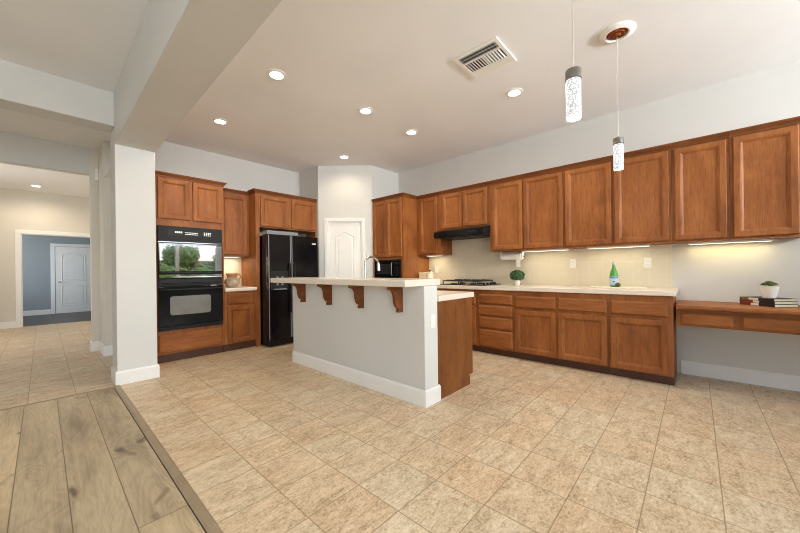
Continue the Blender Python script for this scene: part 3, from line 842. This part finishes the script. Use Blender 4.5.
# ---- cooktop
ct = thing('cooktop', 'black gas cooktop with iron grates set in the long countertop', 'cooktop', (4.13, 2.92, 0.933), RB)
CW = 0.76
B(0, CW, 0, 0.50, 0, 0.012, b=0.004).build('base', 'black', ct)
for cx, cy in ((0.17, 0.13), (0.17, 0.37), (0.50, 0.13), (0.50, 0.37)):
    b = MB().lathe([(0.05, 0.012), (0.05, 0.02), (0.035, 0.026), (0.0, 0.028)], cx, cy, 0, n=20).build('burner', 'iron', ct)
for x0, x1 in ((0.03, 0.32), (0.345, 0.635)):
    g = MB()
    for y in (0.03, 0.25, 0.47): g.box(x0, x1, y - 0.005, y + 0.005, 0.036, 0.047)
    for x in (x0 + 0.005, x1 - 0.005): g.box(x - 0.005, x + 0.005, 0.03, 0.47, 0.036, 0.047)
    xc = (x0 + x1) / 2
    for cy in (0.13, 0.37):
        g.box(x0, xc - 0.03, cy - 0.004, cy + 0.004, 0.036, 0.052).box(xc + 0.03, x1, cy - 0.004, cy + 0.004, 0.036, 0.052)
        g.box(xc - 0.004, xc + 0.004, cy - 0.10, cy - 0.03, 0.036, 0.052).box(xc - 0.004, xc + 0.004, cy + 0.03, cy + 0.10, 0.036, 0.052)
    for x in (x0 + 0.006, x1 - 0.006):
        for y in (0.03, 0.47): g.box(x - 0.006, x + 0.006, y - 0.006, y + 0.006, 0.008, 0.036)
    g.build('grate', 'iron', ct).scale.z = 1.45
for k in range(4):
    MB().lathe([(0.018, 0.012), (0.020, 0.02), (0.017, 0.036), (0.0, 0.037)], 0.695, 0.08 + k * 0.11, 0, n=14).build('knob', 'dgrey', ct)

# ---- faucet
fa = thing('faucet', 'brushed steel gooseneck faucet rising behind the raised island bar', 'faucet', (2.505, 2.82, 0.932))
MB().lathe([(0.03, 0), (0.03, 0.008), (0.022, 0.018), (0.022, 0.07), (0.014, 0.085)], n=18).build('base', 'chrome', fa)
pts = [(0, 0, 0.07), (0, 0, 0.31)]
for k in range(1, 13):
    a = PI - k / 12 * PI * 0.94
    pts.append((0.105 + 0.105 * math.cos(a), 0, 0.31 + 0.085 * math.sin(a)))
MB().tube(pts, 0.0125, 12).build('spout', 'chrome', fa)
e = Vector(pts[-1])
MB().tube([e, e + Vector((0.004, 0, -0.03)), e + Vector((0.010, 0, -0.095))], [0.0135, 0.019, 0.022], 12).build('spray_head', 'steel', fa)
MB().tube([(0, -0.02, 0.05), (0, -0.05, 0.06), (0, -0.085, 0.085)], 0.006, 8).build('handle', 'chrome', fa)

# ================================================================== CEILING FIXTURES
def can_light(label, u, v, power, z=H, proto=[None]):
    if proto[0] is None:
        o = thing('recessed_light', label, 'ceiling light', (u, v, z), 0, 'recessed ceiling lights')
        MB().lathe([(0.062, -0.012), (0.066, -0.006), (0.085, -0.005), (0.088, 0.0), (0.062, 0.0), (0.062, -0.012)], n=28).build('trim_ring', 'white', o)
        MB().lathe([(0.0, -0.007), (0.04, -0.009), (0.061, -0.008), (0.061, -0.001), (0.0, -0.001)], n=28).build('lens', 'lamp', o)
        proto[0] = o
    else:
        o = copy_tree(proto[0]); o.location = (u, v, z); o['label'] = label
    l = bpy.data.lights.new('can_bulb', 'SPOT'); l.energy = power; l.color = (1.0, 0.85, 0.64); l.spot_size = math.radians(168); l.spot_blend = 0.75; l.shadow_soft_size = 0.06
    lo = bpy.data.objects.new('can_bulb', l); lo.location = (u, v, z - 0.05); COL.objects.link(lo)
    return o
CP = 30
can_light('recessed light over the tile floor in front of the ovens', 1.524, 2.95, CP)
can_light('recessed light closest to the doors above the black double oven', 1.51, 4.37, CP)
can_light('recessed light above the middle of the island bar', 2.58, 2.86, CP)
can_light('recessed light in front of the tall microwave cabinet', 3.41, 2.86, CP)
can_light('recessed light just in front of the white pantry door', 3.37, 4.28, CP * 0.5)
can_light('recessed light beside the ceiling vent', 3.41, 1.42, CP)
can_light('recessed light at the far end of the hallway', -0.07, 10.35, 36)

# ---- ceiling vent
vt = thing('ceiling_vent', 'white square air vent with angled louvers in the ceiling', 'vent', (2.695, 1.385, H))
A = 0.205
MB().box(-A, A, -A, -A + 0.03, -0.012, 0).box(-A, A, A - 0.03, A, -0.012, 0).box(-A, -A + 0.03, -A + 0.03, A - 0.03, -0.012, 0).box(A - 0.03, A, -A + 0.03, A - 0.03, -0.012, 0)\
    .box(-0.075, -0.062, -A + 0.03, A - 0.03, -0.012, 0).box(0.085, 0.098, -A + 0.03, A - 0.03, -0.012, 0).box(-0.062, 0.085, -0.007, 0.007, -0.012, 0).build('frame', 'white', vt)
B(-A + 0.03, A - 0.03, -A + 0.03, A - 0.03, -0.002, 0).build('backing', 'dark', vt)
def slat(x0, y0, x1, y1, ang, parent):
    m = MB(); c = Vector(((x0 + x1) / 2, (y0 + y1) / 2, -0.009)); L = Vector((x1 - x0, y1 - y0, 0)); le = L.length
    mt = Matrix.Translation(c) @ Matrix.Rotation(math.atan2(L.y, L.x), 4, 'Z') @ Matrix.Rotation(ang, 4, 'X')
    m.box(-le / 2, le / 2, -0.0075, 0.0075, -0.0006, 0.0006, mat=mt).build('slat', 'white', parent)
for k in range(3): slat(-A + 0.042 + k * 0.038, -A + 0.03, -A + 0.042 + k * 0.038, A - 0.03, -0.9, vt)
for k in range(12): slat(-A + 0.03, -A + 0.043 + k * 0.0295, -0.075, -A + 0.043 + k * 0.0295, 0.75, vt)
for k in range(6): slat(-0.062, 0.024 + k * 0.026, 0.085, 0.024 + k * 0.026, 0.35, vt)
for k in range(6): slat(-0.062, -0.024 - k * 0.026, 0.085, -0.024 - k * 0.026, -1.0, vt)
for k in range(4): slat(0.110 + k * 0.019, -A + 0.03, 0.110 + k * 0.019, A - 0.03, 0.12, vt)

# ---- pendants
def pendant(u, v, label, dz=0.0):
    o = thing('pendant_light', label, 'pendant light', (u, v, H), 0, 'crackle glass pendant lights')
    MB().lathe([(0.126, 0.0), (0.126, -0.006), (0.112, -0.017), (0.084, -0.021), (0.074, -0.012), (0.074, 0.0), (0.126, 0.0)], n=36).build('ceiling_ring', 'white', o)
    MB().lathe([(0.0735, -0.004), (0.070, -0.012), (0.055, -0.014), (0.050, -0.020), (0.030, -0.020), (0.018, -0.034), (0.0, -0.036)], n=28).build('canopy', 'copper', o)
    MB().tube([(0, 0, -0.03), (0, 0, -0.845 - dz)], 0.0022, 6).build('cord', 'cord', o)
    MB().lathe([(0.006, -0.835), (0.010, -0.846), (0.036, -0.849), (0.0375, -0.854), (0.0375, -0.897), (0.034, -0.90), (0.0, -0.90)], 0, 0, -dz, n=28).build('cap', 'dchrome', o)
    MB().lathe([(0.0, -0.9005), (0.0345, -0.901), (0.0355, -0.905), (0.0355, -1.095), (0.033, -1.10), (0.0, -1.10)], 0, 0, -dz, n=32).build('glass_cylinder', 'crackle', o)
    l = bpy.data.lights.new('pendant_bulb', 'POINT'); l.energy = 5; l.color = (1.0, 0.94, 0.86); l.shadow_soft_size = 0.04
    lo = bpy.data.objects.new('pendant_bulb', l); lo.location = (u, v, H - 1.16 - dz); COL.objects.link(lo)
pendant(1.847, 0.458, 'larger-looking crackle glass pendant light, its cord leaving the top of the frame', 0.02)
pendant(3.121, 0.452, 'crackle glass pendant light hanging from the white ceiling ring')

# ---- under-cabinet lights
def strip(label, v, w, power, u=4.52, col=(1.0, 0.91, 0.66)):
    o = thing('under_cabinet_light', label, 'light', (u, v, 1.415), RB, 'strip lights under the wall cabinets')
    B(-w / 2, w / 2, -0.03, 0.03, -0.018, 0, b=0.003).build('housing', 'white', o)
    B(-w / 2 + 0.015, w / 2 - 0.015, -0.022, 0.022, -0.021, -0.0175).build('lens', 'strip_light', o)
    a_ = area('strip_glow', (u, v, 1.39), (0, 0, 0), 0.05, w - 0.04, power, col)
strip('strip light under the wall cabinet left of the range hood', 3.31, 0.30, 1.0)
strip('strip light under the wall cabinet beside the paper towel roll', 1.50, 0.60, 0.9)
strip('strip light under the wall cabinet above the green bottle', 0.68, 0.62, 0.9)
strip('strip light under the wall cabinet above the desk', -0.24, 0.60, 1.2, 4.60, (1.0, 0.80, 0.36))
so = thing('under_cabinet_light', 'strip light under the wall cabinet above the brown jug', 'light', (2.0, 5.45, 1.415), 0, 'strip lights under the wall cabinets')
B(-0.14, 0.14, -0.03, 0.03, -0.018, 0, b=0.003).build('housing', 'white', so)
B(-0.125, 0.125, -0.022, 0.022, -0.021, -0.0175).build('lens', 'strip_light', so)
area('strip_glow', (2.0, 5.45, 1.39), (0, 0, 0), 0.24, 0.05, 1.5, (1.0, 0.86, 0.58))

# ================================================================== SMALL OBJECTS
# ---- two-handled jug
jg = thing('jug', 'brown stoneware jug with two loop handles on short countertop', 'jug', (1.985, 5.33, 0.9325))
JB = MB().lathe([(0.055, 0.0), (0.085, 0.012), (0.108, 0.05), (0.108, 0.095), (0.085, 0.13), (0.070, 0.145), (0.066, 0.16), (0.078, 0.205), (0.080, 0.212), (0.073, 0.21), (0.060, 0.165), (0.05, 0.15), (0.0, 0.148)], n=28)
jb = JB.build('body', 'jugb', jg)
MB().lathe([(0.066, 0.162), (0.0785, 0.200), (0.082, 0.214), (0.086, 0.206), (0.080, 0.190), (0.069, 0.158)], n=28).build('rim', 'jug', jb)
for s, z0, z1 in ((-1, 0.02, 0.12), (1, 0.115, 0.20)):
    p = [(s * (0.09 if s < 0 else 0.075), 0, z0)]
    for k in range(1, 8):
        a = k / 8 * PI
        p.append((s * (0.092 + 0.052 * math.sin(a)) if s < 0 else s * (0.07 + 0.062 * math.sin(a)), 0, z0 + (z1 - z0) * (0.5 - 0.5 * math.cos(a))))
    p.append((s * (0.085 if s < 0 else 0.073), 0, z1))
    MB().tube(p, 0.010, 8).build('handle', 'jug', jg)
# ---- canisters behind the bar
cn = thing('canister', 'square cream canister on the long countertop by the tall cabinet', 'canister', (4.40, 3.45, 0.9325), 0, 'cream canisters')
B(-0.06, 0.06, -0.06, 0.06, 0, 0.165, b=0.008).build('body', 'cream', cn)
B(-0.064, 0.064, -0.064, 0.064, 0.1655, 0.19, b=0.006).build('lid', 'cream', cn)
cn = thing('canister', 'round cream canister with knob lid nearest the cooktop', 'canister', (4.36, 3.29, 0.9325), 0, 'cream canisters')
MB().lathe([(0.05, 0), (0.06, 0.01), (0.062, 0.15), (0.056, 0.165)], n=24).build('body', 'cream', cn)
ld = MB().lathe([(0.062, 0.1655), (0.062, 0.178), (0.04, 0.195), (0.012, 0.2)], n=24).build('lid', 'cream', cn)
MB().lathe([(0.008, 0.198), (0.016, 0.212), (0.013, 0.224), (0, 0.228)], n=14).build('knob', 'bk3', ld)
# ---- topiary
def leaf_ball(center, rad, n, size, rz=1.0, seed=1, zmin=-1.0):
    rg = random.Random(seed); m = MB()
    for k in range(n):
        z = 1 - 2 * (k + 0.5) / n; a = k * 2.399963
        if z < zmin: continue
        q = math.sqrt(1 - z * z)
        d = Vector((q * math.cos(a), q * math.sin(a), z))
        p = Vector(center) + Vector((d.x * rad, d.y * rad, d.z * rad * rz)) * (0.78 + 0.25 * rg.random())
        nrm = (d + Vector((rg.uniform(-1, 1), rg.uniform(-1, 1), rg.uniform(-1, 1))) * 0.6).normalized()
        t = nrm.orthogonal().normalized(); t.rotate(Matrix.Rotation(rg.random() * 6.28, 3, nrm)); b = nrm.cross(t)
        s = size * (0.7 + 0.6 * rg.random())
        m.add([p - t * s, p + b * s * 0.55 + nrm * s * 0.2, p + t * s, p - b * s * 0.55 + nrm * s * 0.2], [(0, 1, 2), (0, 2, 3)])
    m.lathe([(0.0, -rad * 0.8 * rz), (rad * 0.5, -rad * 0.66 * rz), (rad * 0.78, 0), (rad * 0.5, rad * 0.66 * rz), (0, rad * 0.8 * rz)], *center, n=14)
    return m
tp = thing('topiary_plant', 'round green topiary plant in a small pale pot on the countertop', 'plant', (4.50, 1.862, 0.9325))
MB().lathe([(0.030, 0), (0.034, 0.004), (0.041, 0.066), (0.043, 0.072), (0.037, 0.070), (0.035, 0.058), (0, 0.058)], n=24).build('pot', 'pot', tp)
leaf_ball((0, 0, 0.135), 0.098, 420, 0.016, 0.80, 3, -0.75).build('foliage', 'leaf', tp)
MB().tube([(0, 0, 0.055), (0, 0, 0.10)], 0.006, 6).build('stem', 'soil', tp)
# ---- tray, bottle, lime
ty = thing('serving_tray', 'cream oval tray with scalloped rim under the green bottle', 'tray', (4.46, 0.672, 0.9325))
def oval(a, b, z, k, n=72): return [(a * math.cos(2 * PI * i / n) * (1 + k * math.cos(18 * 2 * PI * i / n)), b * math.sin(2 * PI * i / n) * (1 + k * math.cos(18 * 2 * PI * i / n)), z) for i in range(n)]
def loft(rings):
    m = MB(); n = len(rings[0]); vs = [p for r in rings for p in r]; fs = []
    for j in range(len(rings) - 1):
        for i in range(n): fs.append((j * n + i, j * n + (i + 1) % n, (j + 1) * n + (i + 1) % n, (j + 1) * n + i))
    fs.append(tuple(range(n))); fs.append(tuple((len(rings) - 1) * n + i for i in range(n)))
    return m.add(vs, fs, True)
loft([oval(0.150, 0.275, 0, 0.016), oval(0.152, 0.278, 0.003, 0.018), oval(0.140, 0.262, 0.008, 0.014), oval(0.118, 0.232, 0.012, 0.004), oval(0.112, 0.224, 0.009, 0), oval(0.05, 0.1, 0.009, 0)]).build('dish', 'cream', ty)
m = MB()
for k in range(18):
    a = 2 * PI * k / 18; m.lathe([(0.007, -0.002), (0.006, 0.002), (0, 0.003)], 0.128 * math.cos(a), 0.246 * math.sin(a), 0.0105, n=8)
m.build('beading', 'page', ty)
bt = thing('bottle', 'green glass bottle with pale blue label standing on tray', 'bottle', (4.46, 0.705, 0.942))
MB().lathe([(0.030, 0), (0.040, 0.004), (0.0425, 0.012), (0.0425, 0.125), (0.040, 0.150), (0.032, 0.180), (0.021, 0.215), (0.0155, 0.235), (0.0145, 0.268), (0.0155, 0.270)], n=28).build('glass_body', 'bottle', bt)
MB().lathe([(0.0158, 0.262), (0.0162, 0.284), (0.0, 0.286)], n=20).build('cap', 'cap', bt)
MB().lathe([(0.0185, 0.222), (0.0150, 0.2365), (0.0152, 0.258)], n=20).build('neck_foil', 'label', bt)
lb = MB().lathe([(0.0429, 0.018), (0.0429, 0.120)], n=28).build('label', 'label', bt)
MB().lathe([(0.0432, 0.098), (0.0432, 0.118)], n=28).build('band', 'labelb', lb)
# small star emblem on the label's face towards the room, and one on the neck
cd = Vector((-4.46, -0.705, 0)).normalized()
def star(r0, r1, rad, z, mat, par):
    m = MB(); side = Vector((-cd.y, cd.x, 0)); c = cd * rad
    pts = []
    for k in range(10):
        a = PI / 2 + k * PI / 5; r = r0 if k % 2 == 0 else r1
        pts.append(c + side * (r * math.cos(a)) + Vector((0, 0, z + r * math.sin(a))))
    vs = pts + [p + cd * 0.001 for p in pts]
    m.add(vs, [tuple(range(10)), tuple(range(10, 20))] + [(i, (i + 1) % 10, (i + 1) % 10 + 10, i + 10) for i in range(10)])
    return m.build('emblem', mat, par)
star(0.013, 0.0055, 0.0432, 0.060, 'red', lb)
tag(MB().lathe([(0, -0.030), (0.006, -0.028), (0.022, -0.016), (0.027, 0), (0.022, 0.016), (0.006, 0.028), (0, 0.031)], n=20, axis='y').build('lime', 'lime', loc=(4.385, 0.655, 0.9690), rotz=0.5), 'dark green lime lying against the green bottle', 'fruit')
# ---- paper towel holder
ph = thing('paper_towel_holder', 'white paper towel roll mounted under the wall cabinet', 'paper towel holder', (4.56, 2.13, 1.415), RB)
MB().box(0.0, 0.012, -0.03, 0.03, -0.105, 0, b=0.003).build('bracket', 'white', ph)
MB().box(0.325, 0.337, -0.03, 0.03, -0.105, 0, b=0.003).build('bracket', 'white', ph)
MB().lathe([(0.008, 0.012), (0.008, 0.325)], 0, 0, -0.075, n=10, axis='x').build('rod', 'steel', ph)
MB().lathe([(0.012, 0.02), (0.052, 0.02), (0.052, 0.315), (0.012, 0.315)], 0, 0, -0.075, n=24, axis='x').build('towel_roll', 'paper', ph)
MB().lathe([(0.0, 0.3375), (0.012, 0.3375), (0.012, 0.345), (0.0, 0.346)], 0, 0, -0.075, n=12, axis='x').build('end_cap', 'bk3', ph)
m = MB(); n = 10
vs = []
for k in range(n + 1):
    z = -0.075 - 0.15 * k / n; y = -0.0535 + 0.004 * math.sin(k * 0.9)
    vs += [(0.255, y, z), (0.312, y, z), (0.255, y - 0.002, z), (0.312, y - 0.002, z)]
fs = []
for k in range(n):
    a = k * 4; b = a + 4
    fs += [(a, a + 1, b + 1, b), (a + 2, b + 2, b + 3, a + 3), (a, b, b + 2, a + 2), (a + 1, a + 3, b + 3, b + 1)]
m.add(vs, fs).build('loose_sheet', 'paper', ph)

# ---- books and succulent on the desk
def book(label, u, v, z, rot, L, D, T, cover, bands):
    b = thing('book', label, 'book', (u, v, z), rot, 'stacked books on the desk')
    # local x along the spine, spine on the -y side
    c = 0.0025
    MB().box(0, L, 0, D, 0, c).box(0, L, 0, D, T - c, T).build('cover', cover, b)
    sp = B(0, L, -0.003, 0.0, 0, T).build('spine', cover, b)
    for x0, x1, mt in bands: B(x0, x1, -0.0042, -0.0028, 0.002, T - 0.002).build('band', mt, sp)
    B(0.004, L - 0.004, 0.001, D - 0.005, c, T - c).build('pages', 'page', b)
    return b
# corner nearest the camera at (4.305,-0.505); spine runs back-left to (4.51,-0.31)
sa = math.atan2(-0.505 + 0.31, 4.305 - 4.51)
sL = 0.285
sx, sy = 4.505, -0.312
book('bottom book of the desk stack, dark cover with red spine end', sx, sy, 0.8005, sa, sL, 0.215, 0.024, 'bk1', [(0.01, 0.085, 'bk2'), (0.095, 0.16, 'spw'), (0.165, 0.28, 'bk3')])
book('middle book of the desk stack, white patch on dark spine', sx + 0.004, sy + 0.002, 0.8250, sa + 0.01, sL, 0.212, 0.024, 'bk1', [(0.012, 0.11, 'bk2'), (0.115, 0.165, 'spw'), (0.17, 0.28, 'bk3')])
book('top book of the desk stack, directly under the white succulent pot', sx + 0.004, sy + 0.001, 0.8495, sa - 0.01, sL, 0.205, 0.022, 'bk1', [(0.01, 0.075, 'succ'), (0.08, 0.16, 'spw'), (0.165, 0.28, 'bk3')])
sp_ = thing('succulent_plant', 'small green succulent in a tapered white pot on stacked books', 'plant', (4.450, -0.492, 0.8720))
MB().lathe([(0.040, 0), (0.044, 0.003), (0.063, 0.098), (0.064, 0.104), (0.058, 0.102), (0.055, 0.092), (0.0, 0.092)], n=32).build('pot', 'pot', sp_)
MB().lathe([(0.0555, 0.0925), (0.04, 0.098), (0, 0.100)], n=24).build('soil', 'soil', sp_)
m = MB(); rg = random.Random(5)
for cx, cy, s in [(0, 0, 1.15), (0.045, 0.01, 0.8), (-0.045, 0.012, 0.85), (0.01, -0.045, 0.85), (-0.01, 0.048, 0.8), (0.04, -0.035, 0.7), (-0.04, -0.032, 0.75), (0.058, 0.035, 0.6), (-0.06, -0.005, 0.6)]:
    for ring, (cnt, tilt, ln) in enumerate([(7, 0.35, 0.034), (6, 0.8, 0.028), (4, 1.2, 0.022)]):
        for k in range(cnt):
            a = 2 * PI * k / cnt + ring * 0.5 + rg.random() * 0.3
            d = Vector((math.cos(a) * math.cos(tilt), math.sin(a) * math.cos(tilt), math.sin(tilt)))
            sd = Vector((-math.sin(a), math.cos(a), 0)); up = d.cross(sd) * -1
            o = Vector((cx * 0.72, cy * 0.72, 0.110 + 0.03 * (s - 0.6))); l = ln * s * 1.15; w = l * 0.32
            m.add([o, o + d * l * 0.55 + sd * w, o + d * l, o + d * l * 0.55 - sd * w, o + d * l * 0.5 + up * w * 0.6, o + d * l * 0.5 - up * w * 0.4],
                  [(0, 1, 4), (1, 2, 4), (2, 3, 4), (3, 0, 4), (1, 0, 5), (2, 1, 5), (3, 2, 5), (0, 3, 5)])
m.build('leaves', 'succ', sp_)

# ---- door chime on the hall portal
ch = thing('door_chime', 'small white chime box high on the hallway wall', 'chime', (0.568, 6.72, 2.66))
B(-0.022, 0.022, -0.04, 0, -0.085, 0.085, b=0.006).build('cover', 'white', ch)
B(-0.018, 0.018, -0.043, -0.039, -0.05, 0.05, b=0.002).build('grille', 'trim', ch)

# ================================================================== GARDEN seen only in reflections
struct('floor_garden', B(-8, 9, -12, -3.35, -0.25, -0.15), 'grass')
fm = MB()
for k in range(60): fm.box(-6 + k * 0.25, -6 + k * 0.25 + 0.235, -8.03, -8.0, -0.15, 1.75)
fm.box(-6, 9, -8.06, -8.03, 0.3, 0.4).box(-6, 9, -8.06, -8.03, 1.3, 1.4)
struct('wall_garden_fence', fm, 'fence')
for i, (u, v, r, z) in enumerate([(2.0, -7.2, 0.8, 0.5), (3.6, -7.0, 0.9, 0.6), (5.2, -7.3, 0.85, 0.6), (4.3, -7.4, 0.7, 1.9), (6.4, -7.2, 1.0, 1.2), (0.4, -7.3, 0.9, 0.7)]):
    b = leaf_ball((0, 0, 0), r, 700, 0.12, 1.0, 20 + i).build('garden_bush', 'bush', loc=(u, v, z + 0.1))
    b['kind'] = 'structure'
